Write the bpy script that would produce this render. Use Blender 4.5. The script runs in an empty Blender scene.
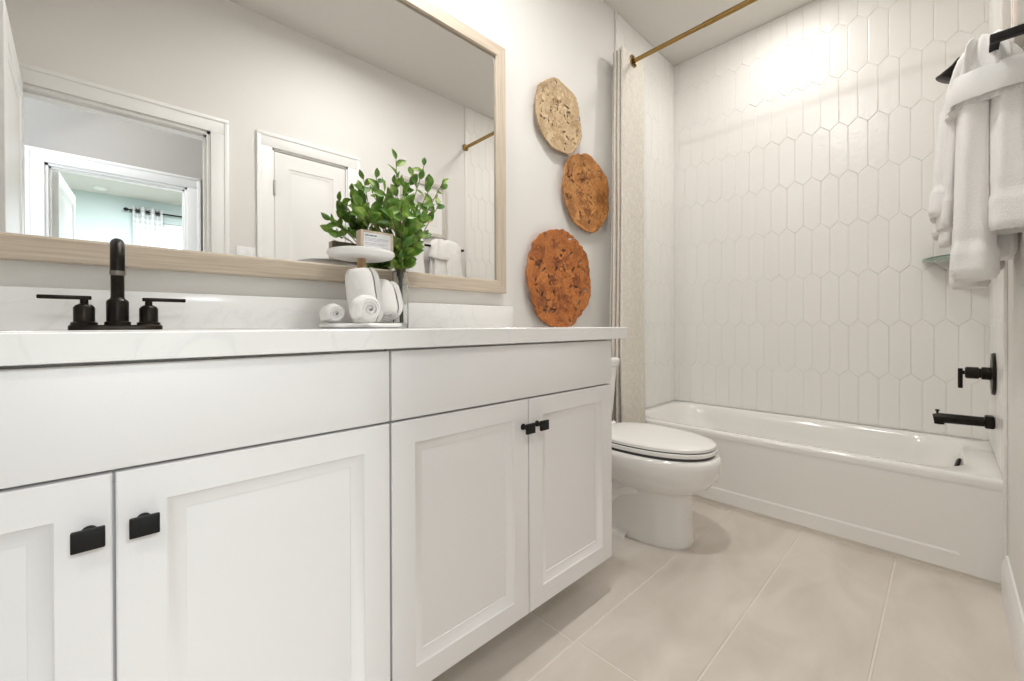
import bpy, bmesh, math, random
from mathutils import Vector, Matrix, noise
PI = math.pi
sc = bpy.context.scene
COL = sc.collection

# ------------------------------------------------------------------ camera, world, exposure, lights
cam_d = bpy.data.cameras.new('camera')
cam = bpy.data.objects.new('camera', cam_d); COL.objects.link(cam)
R3 = Vector((0.72406845, -0.6897182, -0.00369998)); U3 = Vector((0.00454130832, -0.000596941, 0.99998951))
F2 = Vector((0.68971317, 0.72407765, -0.0027))
mw = Matrix.Identity(4)
for i in range(3):
    mw[i][0] = R3[i]; mw[i][1] = U3[i]; mw[i][2] = -F2[i]
mw[2][3] = 0.92
cam.matrix_world = mw
cam_d.sensor_width = 36.0; cam_d.sensor_fit = 'HORIZONTAL'
cam_d.lens = 414.47 / 1024 * 36
cam_d.shift_y = -(340.5 - 326.82) / 1024
cam_d.clip_start = 0.01; cam_d.clip_end = 100
sc.camera = cam

w = bpy.data.worlds.new('sky'); sc.world = w; w.use_nodes = True
w.node_tree.nodes['Background'].inputs[0].default_value = (0.80, 0.90, 1.0, 1)
w.node_tree.nodes['Background'].inputs[1].default_value = 2.2
sc.view_settings.view_transform = 'Standard'; sc.view_settings.look = 'None'
sc.view_settings.gamma = 1; sc.view_settings.use_curve_mapping = False
sc.view_settings.exposure = 0.56
sc.cycles.use_denoising = True
sc.cycles.max_bounces = 10; sc.cycles.diffuse_bounces = 6; sc.cycles.glossy_bounces = 6
sc.cycles.sample_clamp_indirect = 6.0
sc.cycles.caustics_reflective = False; sc.cycles.caustics_refractive = False

def area(name, loc, size, power, color, rot=(0, 0, 0), spread=180, shape='DISK', sy=None):
    l = bpy.data.lights.new(name, 'AREA'); l.shape = shape; l.size = size
    if sy: l.size_y = sy
    l.energy = power; l.color = color; l.spread = math.radians(spread)
    o = bpy.data.objects.new(name, l); COL.objects.link(o); o.location = loc; o.rotation_euler = rot
    return o
area('tub_downlight', (2.48, 0.65, 2.795), 0.16, 4.6, (1.0, 0.965, 0.91))
area('room_downlight', (1.05, 0.64, 2.795), 0.18, 10.0, (1.0, 0.985, 0.96), spread=172)
area('vanity_light', (0.50, 1.14, 2.45), 0.60, 4.8, (1.0, 0.975, 0.94), rot=(0, 0, 0), shape='RECTANGLE', sy=0.10)
area('hall_fill_light', (-0.42, -1.0, 2.70), 0.40, 11.0, (1.0, 0.985, 0.965), rot=(math.radians(58), 0, math.radians(-34)))  # added fill, tilted through the doorway onto the vanity fronts
area('bedroom_fill_light', (0.3, -3.6, 2.78), 0.9, 130.0, (0.92, 0.98, 1.0))  # added unseen fill, gives the bedroom its base brightness

# ------------------------------------------------------------------ materials
def nt(name):
    m = bpy.data.materials.new(name); m.use_nodes = True
    return m, m.node_tree.nodes, m.node_tree.links, m.node_tree.nodes['Principled BSDF']
def plain(name, col, rough=0.5, metal=0.0, bump=0.0, bscale=200.0, spec=0.5, coat=0.0):
    m, N, L, b = nt(name)
    b.inputs['Base Color'].default_value = (*col, 1); b.inputs['Roughness'].default_value = rough
    b.inputs['Metallic'].default_value = metal; b.inputs['Specular IOR Level'].default_value = spec
    b.inputs['Coat Weight'].default_value = coat
    if bump:
        tc = N.new('ShaderNodeTexCoord'); n = N.new('ShaderNodeTexNoise'); n.inputs['Scale'].default_value = bscale
        n.inputs['Detail'].default_value = 3
        bp = N.new('ShaderNodeBump'); bp.inputs['Strength'].default_value = bump; bp.inputs['Distance'].default_value = 0.002
        L.new(tc.outputs['Object'], n.inputs['Vector']); L.new(n.outputs['Fac'], bp.inputs['Height'])
        L.new(bp.outputs['Normal'], b.inputs['Normal'])
    return m
def noisy(name, c1, c2, scale, rough, stretch=(1, 1, 1), detail=4, lo=0.35, hi=0.65, bump=0.0, bdist=0.002, metal=0.0, distort=0.0):
    m, N, L, b = nt(name)
    tc = N.new('ShaderNodeTexCoord'); mp = N.new('ShaderNodeMapping'); mp.inputs['Scale'].default_value = stretch
    n = N.new('ShaderNodeTexNoise'); n.inputs['Scale'].default_value = scale; n.inputs['Detail'].default_value = detail
    n.inputs['Distortion'].default_value = distort
    r = N.new('ShaderNodeValToRGB')
    r.color_ramp.elements[0].position = lo; r.color_ramp.elements[0].color = (*c1, 1)
    r.color_ramp.elements[1].position = hi; r.color_ramp.elements[1].color = (*c2, 1)
    L.new(tc.outputs['Object'], mp.inputs[0]); L.new(mp.outputs[0], n.inputs['Vector'])
    L.new(n.outputs['Fac'], r.inputs[0]); L.new(r.outputs[0], b.inputs['Base Color'])
    b.inputs['Roughness'].default_value = rough; b.inputs['Metallic'].default_value = metal
    if bump:
        bp = N.new('ShaderNodeBump'); bp.inputs['Strength'].default_value = bump; bp.inputs['Distance'].default_value = bdist
        L.new(n.outputs['Fac'], bp.inputs['Height']); L.new(bp.outputs['Normal'], b.inputs['Normal'])
    return m
M = {}
M['wall'] = plain('wall_paint', (0.785, 0.77, 0.745), 0.75, bump=0.15, bscale=350)
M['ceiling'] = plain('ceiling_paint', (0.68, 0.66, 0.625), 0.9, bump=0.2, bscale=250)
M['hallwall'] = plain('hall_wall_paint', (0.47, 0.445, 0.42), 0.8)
M['bedwall'] = plain('bedroom_wall_paint', (0.60, 0.68, 0.675), 0.8)
M['trimwhite'] = plain('white_trim_paint', (0.86, 0.855, 0.84), 0.35)
M['cab'] = plain('white_cabinet_paint', (0.805, 0.795, 0.795), 0.38, bump=0.05, bscale=400)
M['cabin'] = plain('cabinet_interior', (0.30, 0.28, 0.26), 0.8)
M['grout'] = plain('white_grout', (0.86, 0.85, 0.825), 0.9)
M['fgrout'] = plain('floor_grout', (0.76, 0.715, 0.65), 0.9)
M['tub'] = plain('tub_acrylic', (0.86, 0.85, 0.825), 0.14, coat=0.3)
M['ceramic'] = plain('white_ceramic', (0.86, 0.85, 0.83), 0.07, coat=0.5)
M['seat'] = plain('seat_plastic', (0.86, 0.855, 0.835), 0.22)
M['gapshade'] = plain('painted_gap_shade', (0.06, 0.06, 0.06), 0.7)  # near black stands in for shade in the toilet seat gaps
M['bronze'] = noisy('oil_rubbed_bronze', (0.012, 0.010, 0.008), (0.024, 0.018, 0.013), 30, 0.36, metal=0.75)
M['black'] = plain('matte_black_metal', (0.008, 0.0075, 0.007), 0.5, spec=0.25)
M['brass'] = plain('brushed_brass', (0.36, 0.235, 0.085), 0.26, metal=1.0)
M['steel'] = plain('satin_nickel', (0.6, 0.6, 0.58), 0.3, metal=1.0)
M['aer'] = plain('dull_metal', (0.22, 0.20, 0.17), 0.4, metal=0.8)
M['plate'] = plain('white_enamel_plate', (0.88, 0.875, 0.86), 0.3)
M['post'] = noisy('turned_wood_post', (0.42, 0.25, 0.13), (0.52, 0.33, 0.19), 40, 0.5, stretch=(1, 1, .15))
M['paper'] = plain('white_paper', (0.86, 0.87, 0.90), 0.8)
M['ink'] = plain('grey_blue_ink', (0.16, 0.17, 0.26), 0.8)
M['inkpale'] = plain('pale_ink', (0.42, 0.43, 0.52), 0.8)
M['wood_card'] = noisy('pale_limed_wood', (0.56, 0.45, 0.35), (0.70, 0.59, 0.48), 60, 0.6, stretch=(1, 1, .12))
M['oak_x'] = noisy('limed_oak_along', (0.49, 0.405, 0.315), (0.64, 0.55, 0.445), 60, 0.55, stretch=(.10, 3, 3.5), detail=6, lo=.3, hi=.7, bump=.15)
M['oak_z'] = noisy('limed_oak_upright', (0.49, 0.405, 0.315), (0.64, 0.55, 0.445), 60, 0.55, stretch=(3.5, 3, .10), detail=6, lo=.3, hi=.7, bump=.15)
M['towel'] = plain('white_terry', (0.84, 0.83, 0.815), 0.95, bump=0.8, bscale=300, spec=0.1)
M['towelband'] = plain('smooth_towel_hem', (0.86, 0.855, 0.845), 0.8, bump=0.15, bscale=700, spec=0.1)
M['artmat'] = plain('picture_mat', (0.86, 0.85, 0.83), 0.8)
M['artgrey'] = noisy('grey_wash', (0.48, 0.46, 0.45), (0.72, 0.70, 0.69), 14, 0.9)
M['artpeach'] = noisy('peach_wash', (0.80, 0.52, 0.40), (0.88, 0.66, 0.54), 18, 0.9)
M['artframe'] = plain('pale_washed_frame', (0.62, 0.585, 0.54), 0.5)
M['plastic'] = plain('white_plastic', (0.86, 0.86, 0.85), 0.35)
M['carpet'] = plain('beige_carpet', (0.50, 0.45, 0.39), 0.95)
M['stem'] = noisy('plant_stem', (0.13, 0.14, 0.05), (0.22, 0.17, 0.08), 40, 0.6)
M['darkfab'] = plain('charcoal_curtain_lining', (0.10, 0.10, 0.11), 0.9)

# mirror glass
m, N, L, b = nt('mirror_silver'); b.inputs['Base Color'].default_value = (0.93, 0.935, 0.93, 1)
b.inputs['Metallic'].default_value = 1; b.inputs['Roughness'].default_value = 0.0; M['mirror'] = m
def glass(name, col, rough=0.0):
    m, N, L, b = nt(name)
    b.inputs['Base Color'].default_value = (*col, 1); b.inputs['Transmission Weight'].default_value = 1
    b.inputs['Roughness'].default_value = rough; b.inputs['IOR'].default_value = 1.45
    return m
M['glass'] = glass('clear_glass', (0.95, 0.98, 0.97)); M['greenglass'] = glass('green_edged_glass', (0.55, 0.80, 0.70))
# quartz: white with faint soft veins
m, N, L, b = nt('white_quartz')
tc = N.new('ShaderNodeTexCoord'); n = N.new('ShaderNodeTexNoise'); n.inputs['Scale'].default_value = 4.5; n.inputs['Detail'].default_value = 8
n.inputs['Distortion'].default_value = 1.6
r = N.new('ShaderNodeValToRGB'); e = r.color_ramp.elements
e[0].position = 0.47; e[0].color = (0.83, 0.825, 0.815, 1); e[1].position = 0.53; e[1].color = (0.83, 0.825, 0.815, 1)
x = e.new(0.50); x.color = (0.79, 0.785, 0.78, 1)
L.new(tc.outputs['Object'], n.inputs['Vector']); L.new(n.outputs['Fac'], r.inputs[0]); L.new(r.outputs[0], b.inputs['Base Color'])
b.inputs['Roughness'].default_value = 0.16; M['quartz'] = m
# glazed wall tile with hand made waviness
m, N, L, b = nt('glazed_picket_tile'); b.inputs['Base Color'].default_value = (0.86, 0.85, 0.825, 1); b.inputs['Roughness'].default_value = 0.26
tc = N.new('ShaderNodeTexCoord'); n = N.new('ShaderNodeTexNoise'); n.inputs['Scale'].default_value = 26; n.inputs['Detail'].default_value = 2
bp = N.new('ShaderNodeBump'); bp.inputs['Strength'].default_value = 0.55; bp.inputs['Distance'].default_value = 0.004
L.new(tc.outputs['Object'], n.inputs['Vector']); L.new(n.outputs['Fac'], bp.inputs['Height']); L.new(bp.outputs['Normal'], b.inputs['Normal']); M['tile'] = m
# floor tile
m, N, L, b = nt('beige_floor_tile'); b.inputs['Roughness'].default_value = 0.38
tc = N.new('ShaderNodeTexCoord')
mp = N.new('ShaderNodeMapping'); mp.inputs['Scale'].default_value = (1.0, 2.0, 1)
n = N.new('ShaderNodeTexNoise'); n.inputs['Scale'].default_value = 3.2; n.inputs['Detail'].default_value = 9; n.inputs['Distortion'].default_value = 0.8
r = N.new('ShaderNodeValToRGB'); e = r.color_ramp.elements
e[0].position = 0.3; e[0].color = (0.60, 0.545, 0.48, 1); e[1].position = 0.7; e[1].color = (0.71, 0.66, 0.60, 1)
L.new(tc.outputs['Object'], mp.inputs[0]); L.new(mp.outputs[0], n.inputs['Vector']); L.new(n.outputs['Fac'], r.inputs[0]); L.new(r.outputs[0], b.inputs['Base Color'])
M['ftile'] = m
# leaves
m, N, L, b = nt('glossy_leaf'); b.inputs['Roughness'].default_value = 0.35
tc = N.new('ShaderNodeTexCoord'); n = N.new('ShaderNodeTexNoise'); n.inputs['Scale'].default_value = 30; n.inputs['Detail'].default_value = 1
r = N.new('ShaderNodeValToRGB'); e = r.color_ramp.elements
e[0].position = 0.32; e[0].color = (0.05, 0.15, 0.025, 1); e[1].position = 0.62; e[1].color = (0.36, 0.50, 0.12, 1)
x = e.new(0.5); x.color = (0.14, 0.29, 0.05, 1)
tr = N.new('ShaderNodeBsdfTranslucent'); tr.inputs[0].default_value = (0.25, 0.45, 0.06, 1); mx = N.new('ShaderNodeMixShader'); mx.inputs[0].default_value = 0.22
L.new(tc.outputs['Object'], n.inputs['Vector']); L.new(n.outputs['Fac'], r.inputs[0]); L.new(r.outputs[0], b.inputs['Base Color'])
L.new(b.outputs[0], mx.inputs[1]); L.new(tr.outputs[0], mx.inputs[2]); L.new(mx.outputs[0], N['Material Output'].inputs[0]); M['leaf'] = m
# woven discs: flaky, fibrous
def disc_mat(name, dark, mid, light):
    m, N, L, b = nt(name); b.inputs['Roughness'].default_value = 0.55
    tc = N.new('ShaderNodeTexCoord')
    v = N.new('ShaderNodeTexVoronoi'); v.inputs['Scale'].default_value = 26; v.feature = 'F1'
    n0 = N.new('ShaderNodeTexNoise'); n0.inputs['Scale'].default_value = 9; n0.inputs['Detail'].default_value = 3
    ad = N.new('ShaderNodeMix'); ad.data_type = 'RGBA'; ad.inputs[0].default_value = 0.12
    L.new(tc.outputs['Object'], ad.inputs[6]); L.new(n0.outputs['Color'], ad.inputs[7]); L.new(ad.outputs[2], v.inputs['Vector'])
    n = N.new('ShaderNodeTexNoise'); n.inputs['Scale'].default_value = 34; n.inputs['Detail'].default_value = 5; n.inputs['Distortion'].default_value = 1.5
    L.new(tc.outputs['Object'], n.inputs['Vector'])
    mm = N.new('ShaderNodeMath'); mm.operation = 'MULTIPLY_ADD'; mm.inputs[1].default_value = 0.55
    L.new(v.outputs['Color'], mm.inputs[0])
    m2 = N.new('ShaderNodeMath'); m2.operation = 'MULTIPLY'; m2.inputs[1].default_value = 0.5; L.new(n.outputs['Fac'], m2.inputs[0]); L.new(m2.outputs[0], mm.inputs[2])
    r = N.new('ShaderNodeValToRGB'); e = r.color_ramp.elements
    e[0].position = 0.27; e[0].color = (*dark, 1); e[1].position = 0.85; e[1].color = (*light, 1); x = e.new(0.5); x.color = (*mid, 1)
    L.new(mm.outputs[0], r.inputs[0]); L.new(r.outputs[0], b.inputs['Base Color'])
    bp = N.new('ShaderNodeBump'); bp.inputs['Strength'].default_value = 0.9; bp.inputs['Distance'].default_value = 0.006
    L.new(mm.outputs[0], bp.inputs['Height']); L.new(bp.outputs['Normal'], b.inputs['Normal'])
    return m
M['disc_tan'] = disc_mat('tan_wood_chip', (0.40, 0.26, 0.13), (0.56, 0.40, 0.23), (0.68, 0.52, 0.33))
M['disc_orange'] = disc_mat('amber_wood_chip', (0.24, 0.085, 0.02), (0.47, 0.195, 0.05), (0.60, 0.29, 0.09))
M['disc_rust'] = disc_mat('rust_wood_chip', (0.19, 0.05, 0.012), (0.46, 0.145, 0.03), (0.58, 0.22, 0.055))
# shower curtain weave
m, N, L, b = nt('oatmeal_woven_cloth'); b.inputs['Roughness'].default_value = 0.95; b.inputs['Specular IOR Level'].default_value = 0.1
tc = N.new('ShaderNodeTexCoord'); mp = N.new('ShaderNodeMapping'); mp.inputs['Scale'].default_value = (1, 1, .55)
v = N.new('ShaderNodeTexVoronoi'); v.inputs['Scale'].default_value = 170
n = N.new('ShaderNodeTexNoise'); n.inputs['Scale'].default_value = 60; n.inputs['Detail'].default_value = 3
L.new(tc.outputs['Object'], mp.inputs[0]); L.new(mp.outputs[0], v.inputs['Vector']); L.new(mp.outputs[0], n.inputs['Vector'])
mm = N.new('ShaderNodeMath'); mm.operation = 'MULTIPLY_ADD'; mm.inputs[1].default_value = 0.6; L.new(v.outputs['Distance'], mm.inputs[0]); L.new(n.outputs['Fac'], mm.inputs[2])
r = N.new('ShaderNodeValToRGB'); e = r.color_ramp.elements
e[0].position = 0.45; e[0].color = (0.80, 0.77, 0.71, 1); e[1].position = 1.1; e[1].color = (0.68, 0.635, 0.57, 1)
L.new(mm.outputs[0], r.inputs[0]); L.new(r.outputs[0], b.inputs['Base Color'])
bp = N.new('ShaderNodeBump'); bp.inputs['Strength'].default_value = 0.4; bp.inputs['Distance'].default_value = 0.002; bp.invert = True
L.new(mm.outputs[0], bp.inputs['Height']); L.new(bp.outputs['Normal'], b.inputs['Normal']); M['curtain'] = m
# bedroom curtain: white with fine horizontal lines
m, N, L, b = nt('lined_white_cloth'); b.inputs['Roughness'].default_value = 0.95
tc = N.new('ShaderNodeTexCoord'); wv = N.new('ShaderNodeTexWave'); wv.bands_direction = 'Z'; wv.inputs['Scale'].default_value = 4; wv.inputs['Distortion'].default_value = 1.0
r = N.new('ShaderNodeValToRGB'); e = r.color_ramp.elements
e[0].position = 0.15; e[0].color = (0.66, 0.67, 0.68, 1); e[1].position = 0.4; e[1].color = (0.80, 0.81, 0.81, 1)
L.new(tc.outputs['Object'], wv.inputs['Vector']); L.new(wv.outputs['Fac'], r.inputs[0]); L.new(r.outputs[0], b.inputs['Base Color']); M['bedcurtain'] = m

# ------------------------------------------------------------------ mesh helpers
ORG = {}
class MB:
    def __init__(s): s.v = []; s.f = []; s.mi = []
    def add(s, vs, fs, mi=0):
        o = len(s.v); s.v += [Vector(p) for p in vs]; s.f += [[i + o for i in f] for f in fs]; s.mi += [mi] * len(fs)
    def box(s, a, b, bev=0.0, mi=0, Mx=None, seg=2):
        bm = bmesh.new(); bmesh.ops.create_cube(bm, size=1)
        for v in bm.verts:
            v.co = Vector([a[i] + (v.co[i] + .5) * (b[i] - a[i]) for i in range(3)])
        if bev: bmesh.ops.bevel(bm, geom=bm.edges[:], offset=bev, segments=seg, affect='EDGES', profile=.5)
        bmesh.ops.recalc_face_normals(bm, faces=bm.faces[:])
        bm.verts.index_update()
        s.add([(Mx @ v.co) if Mx else v.co.copy() for v in bm.verts], [[v.index for v in f.verts] for f in bm.faces], mi); bm.free()
        return s
    def loft(s, rings, c0=True, c1=True, closed=True, mi=0):
        n = len(rings[0]); vs = [p for r in rings for p in r]; fs = []
        for k in range(len(rings) - 1):
            for i in range(n if closed else n - 1):
                j = (i + 1) % n
                fs.append([k * n + i, k * n + j, (k + 1) * n + j, (k + 1) * n + i])
        if c0: fs.append(list(range(n - 1, -1, -1)))
        if c1: fs.append([(len(rings) - 1) * n + i for i in range(n)])
        s.add(vs, fs, mi); return s
    def tube(s, path, rad, n=12, mi=0, caps=True):
        path = [Vector(p) for p in path]; rads = rad if isinstance(rad, (list, tuple)) else [rad] * len(path)
        rings = []; ref = None
        for k, p in enumerate(path):
            t = (path[min(k + 1, len(path) - 1)] - path[max(k - 1, 0)]).normalized()
            if ref is None:
                ref = Vector((0, 0, 1)) if abs(t.z) < .9 else Vector((1, 0, 0))
            u = (ref - t * ref.dot(t)).normalized(); ref = u; w_ = t.cross(u)
            rings.append([p + (u * math.cos(a) + w_ * math.sin(a)) * rads[k] for a in [2 * PI * i / n for i in range(n)]])
        return s.loft(rings, caps, caps, mi=mi)
    def lathe(s, prof, c, axis=(0, 0, 1), n=32, mi=0, caps=(True, True)):
        ax = Vector(axis).normalized(); ref = Vector((1, 0, 0)) if abs(ax.x) < .9 else Vector((0, 1, 0))
        u = (ref - ax * ref.dot(ax)).normalized(); w_ = ax.cross(u); c = Vector(c)
        rings = [[c + ax * h + (u * math.cos(a) + w_ * math.sin(a)) * max(r, 1e-5) for a in [2 * PI * i / n for i in range(n)]] for r, h in prof]
        return s.loft(rings, caps[0], caps[1], mi=mi)
    def build(s, name, mat, parent=None, angle=35, loc=None, solid=0.0):
        me = bpy.data.meshes.new(name)
        org = ORG[parent] if parent is not None else (Vector(loc) if loc is not None else Vector((0, 0, 0)))
        me.from_pydata([tuple(p - org) for p in s.v], [], s.f)
        mats = mat if isinstance(mat, (list, tuple)) else [mat]
        for mm_ in mats: me.materials.append(mm_)
        if len(mats) > 1: me.polygons.foreach_set('material_index', s.mi)
        bm = bmesh.new(); bm.from_mesh(me); bmesh.ops.recalc_face_normals(bm, faces=bm.faces[:]); bm.to_mesh(me); bm.free()
        me.polygons.foreach_set('use_smooth', [True] * len(me.polygons)); me.set_sharp_from_angle(angle=math.radians(angle)); me.update()
        o = bpy.data.objects.new(name, me); COL.objects.link(o)
        if parent is not None:
            o.parent = parent
        else:
            o.location = org
        ORG[o] = org
        if solid:
            md = o.modifiers.new('thickness', 'SOLIDIFY'); md.thickness = solid; md.offset = 0
        return o
def tag(o, label, cat, group=None):
    o['label'] = label; o['category'] = cat
    if group: o['group'] = group
    return o
def thing(name, label, cat, loc, group=None):
    o = bpy.data.objects.new(name, None); COL.objects.link(o); o.location = loc; ORG[o] = Vector(loc); o.empty_display_size = .05
    return tag(o, label, cat, group)
def structure(o):
    o['kind'] = 'structure'; return o
def sempty(name, loc):
    o = bpy.data.objects.new(name, None); COL.objects.link(o); o.location = loc; ORG[o] = Vector(loc); o['kind'] = 'structure'; return o
def ring(cx, cy, z, ax, ayp, ayn, n=48, e=2.0):
    out = []
    for i in range(n):
        t = 2 * PI * i / n; c, s_ = math.cos(t), math.sin(t)
        px = math.copysign(abs(c) ** (2 / e), c) * ax; py = math.copysign(abs(s_) ** (2 / e), s_)
        out.append(Vector((cx + px, cy + (py * ayp if py > 0 else py * ayn), z)))
    return out
def smooth_path(pts, n=8):
    pts = [Vector(p) for p in pts]; P = [pts[0]] + pts + [pts[-1]]; out = []
    for k in range(1, len(P) - 2):
        for i in range(n):
            t = i / n; a, b_, c, d = P[k - 1], P[k], P[k + 1], P[k + 2]
            out.append(.5 * ((2 * b_) + (c - a) * t + (2 * a - 5 * b_ + 4 * c - d) * t * t + (3 * b_ - a - 3 * c + d) * t ** 3))
    out.append(pts[-1]); return out
def panel_slab(mb, Mx, x0, z0, x1, z1, t, panels, depth=.009, slope=.02, ch=.002, back=False, raised=0.0):
    """slab in local xz, front at y=0 looking to -y, t thick; panels = [(split z0, split z1, px0,pz0,px1,pz1)]"""
    def rect(a, b, c, d, y): return [Mx @ Vector(p) for p in ((a, y, b), (c, y, b), (c, y, d), (a, y, d))]
    for side in ((0, 1), (t, -1)) if back else ((0, 1),):
        y0, sg = side
        mb.loft([rect(x0, z0, x1, z1, y0 + sg * ch), rect(x0 + ch, z0 + ch, x1 - ch, z1 - ch, y0)], False, False)
        for (s0, s1, a, b_, c, d) in panels:
            ss0 = max(s0, z0 + ch); ss1 = min(s1, z1 - ch)
            r = [rect(x0 + ch, ss0, x1 - ch, ss1, y0), rect(a, b_, c, d, y0), rect(a + .003, b_ + .003, c - .003, d - .003, y0 + sg * .004),
                 rect(a + slope, b_ + slope, c - slope, d - slope, y0 + sg * (depth - .002)), rect(a + slope + .0005, b_ + slope + .0005, c - slope - .0005, d - slope - .0005, y0 + sg * depth)]
            if raised:
                q = slope + .012; r.append(rect(a + q, b_ + q, c - q, d - q, y0 + sg * depth)); q += raised
                r.append(rect(a + q, b_ + q, c - q, d - q, y0 + sg * .003))
            mb.loft(r, False, True)
    mb.loft([rect(x0, z0, x1, z1, ch), rect(x0, z0, x1, z1, t - (ch if back else 0))], False, not back)
    return mb

XF, YW, YR, HC, XT, TT = 2.955, 1.3796, -0.1416, 2.81, 2.217, 0.374
XTE = 2.176; XL = -0.46; HALL = -1.418; BED = -5.52

# ------------------------------------------------------------------ room shell
def wall(name, boxes, mat):
    mb = MB()
    for a, b in boxes: mb.box(a, b)
    return structure(mb.build(name, mat))
DX0, DX1, DZ = -0.335, 0.385, 2.02      # doorway
CX0, CX1 = 0.695, 1.160                  # linen closet door
WT = YR - .12
wall('wall_left', [((XL - .1, YW, 0), (XF + .1, YW + .1, HC))], M['wall'])
wall('wall_right', [((XL - .1, WT, 0), (DX0, YR, HC)), ((DX0, WT, DZ), (DX1, YR, HC)), ((DX1, WT, 0), (CX0, YR, HC)),
                    ((CX0, WT, DZ), (CX1, YR, HC)), ((CX1, WT, 0), (XF + .1, YR, HC))], M['wall'])
wall('wall_front', [((XL - .1, YR, 0), (XL, YW, HC))], M['wall'])
wb = wall('wall_back', [((XF, YR, 0), (XF + .1, YW, HC))], M['grout'])
wall('ceiling', [((XL - .1, WT, HC), (XF + .1, YW + .1, HC + .1))], M['ceiling'])

def clip_poly(P, x0, x1, y0, y1):
    for ax, lim, sg in ((0, x0, 1), (0, x1, -1), (1, y0, 1), (1, y1, -1)):
        out = []
        for i in range(len(P)):
            a, b = P[i], P[(i + 1) % len(P)]; da = (a[ax] - lim) * sg; db = (b[ax] - lim) * sg
            if da >= 0: out.append(a)
            if (da > 0 and db < 0) or (da < 0 and db > 0):
                t = da / (da - db); out.append((a[0] + (b[0] - a[0]) * t, a[1] + (b[1] - a[1]) * t))
        P = out
        if len(P) < 3: return []
    Q = []
    for p in P:
        if not Q or math.hypot(p[0] - Q[-1][0], p[1] - Q[-1][1]) > 1e-4: Q.append(p)
    if len(Q) > 2 and math.hypot(Q[0][0] - Q[-1][0], Q[0][1] - Q[-1][1]) < 1e-4: Q.pop()
    return Q if len(Q) > 2 else []
def inset(P, d):
    n = len(P); out = []
    ar = sum(P[i][0] * P[(i + 1) % n][1] - P[(i + 1) % n][0] * P[i][1] for i in range(n))
    if abs(ar) < 4e-5: return None
    s_ = 1 if ar > 0 else -1
    for i in range(n):
        p0, p1, p2 = P[i - 1], P[i], P[(i + 1) % n]
        def nrm(a, b):
            dx, dy = b[0] - a[0], b[1] - a[1]; l = math.hypot(dx, dy); return (-dy / l * s_, dx / l * s_)
        n1, n2 = nrm(p0, p1), nrm(p1, p2); k = 1 + n1[0] * n2[0] + n1[1] * n2[1]
        if k < .1: return None
        out.append((p1[0] + (n1[0] + n2[0]) / k * d, p1[1] + (n1[1] + n2[1]) / k * d))
    return out
def picket_tiles(name, to3, x0, x1, z0, z1, xphase, seed, parent):
    """elongated hexagon tiles on a wall; to3(x, z, out) gives the point"""
    rnd = random.Random(seed); mb = MB(); W, PIT, PT = 0.0836, 0.279, 0.037
    j0 = int((z0 - .945) / PIT) - 2; j1 = int((z1 - .945) / PIT) + 2
    for j in range(j0, j1 + 1):
        top = .945 + PIT * j; bot = top - PIT - PT
        i0 = int((x0 - xphase) / W) - 2; i1 = int((x1 - xphase) / W) + 2
        for i in range(i0, i1 + 1):
            cx = xphase + W * i + (W / 2 if j % 2 else 0)
            P = [(cx - W / 2, bot + PT), (cx, bot), (cx + W / 2, bot + PT), (cx + W / 2, top - PT), (cx, top), (cx - W / 2, top - PT)]
            P = clip_poly(P, x0, x1, z0, z1)
            if not P: continue
            A = inset(P, .0006); B = inset(P, .0024); C = inset(P, .0046)
            if not (A and B and C): continue
            if any(min(max(a[0] for a in q) - min(a[0] for a in q), max(a[1] for a in q) - min(a[1] for a in q)) < .002 for q in (C,)): continue
            tx, tz, t0 = rnd.uniform(-.005, .005), rnd.uniform(-.002, .002), rnd.uniform(0, .0004)
            h = lambda p, o: to3(p[0], p[1], o + t0 + (p[0] - cx) * tx + (p[1] - (top + bot) / 2) * tz)
            mb.loft([[to3(*p, -.001) for p in A], [h(p, .0008) for p in A], [h(p, .0026) for p in B], [h(p, .0031) for p in C]], False, True)
    return mb.build(name, M['tile'], parent, angle=8)
picket_tiles('picket_tile_cladding', lambda y, z, o: Vector((XF - o, y, z)), YR, YW, TT, HC, -.081, 1, wb)
cl = structure(MB().box((XTE, YW - .003, 0), (XF, YW + .002, HC)).build('wall_left_tile_bed', M['grout']))
picket_tiles('picket_tile_cladding', lambda x, z, o: Vector((x, YW - .003 - o, z)), XTE + .012, XF - .007, TT, HC, XF - .007, 2, cl)
MB().box((XTE - .002, YW - .010, .0), (XTE + .012, YW, HC), .003).build('tile_edge_trim', M['tile'], cl)
cr = structure(MB().box((XTE, YR - .002, 0), (XF, YR + .003, HC)).build('wall_right_tile_bed', M['grout']))
picket_tiles('picket_tile_cladding', lambda x, z, o: Vector((x, YR + .003 + o, z)), XTE + .012, XF - .007, TT, HC, XF - .007, 3, cr)
MB().box((XTE - .002, YR, .0), (XTE + .012, YR + .010, HC), .003).build('tile_edge_trim', M['tile'], cr)

# floor: long tiles in running rows over grout
mb = MB(); mb.box((XL - .1, WT, -.05), (XF + .1, YW + .1, -.002), mi=1)
ys = [YR - .12, .140, .445, .748, 1.052, YW + .05]
rnd = random.Random(5)
for k in range(5):
    step = 1.22; x = {0: 1.03, 1: .99, 2: .968, 3: .958, 4: .35}[k] - 2 * step
    while x < XF + .1:
        a, b = max(x, XL - .05), min(x + step, XF + .05)
        if b - a > .02:
            P = [(a, ys[k]), (b, ys[k]), (b, ys[k + 1]), (a, ys[k + 1])]
            A, B = inset(P, .0028), inset(P, .0042)
            mb.loft([[Vector((*p, -.004)) for p in A], [Vector((*p, -.0012)) for p in A], [Vector((*p, 0)) for p in B]], False, True)
        x += step
structure(mb.build('floor', [M['ftile'], M['fgrout']]))

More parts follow.
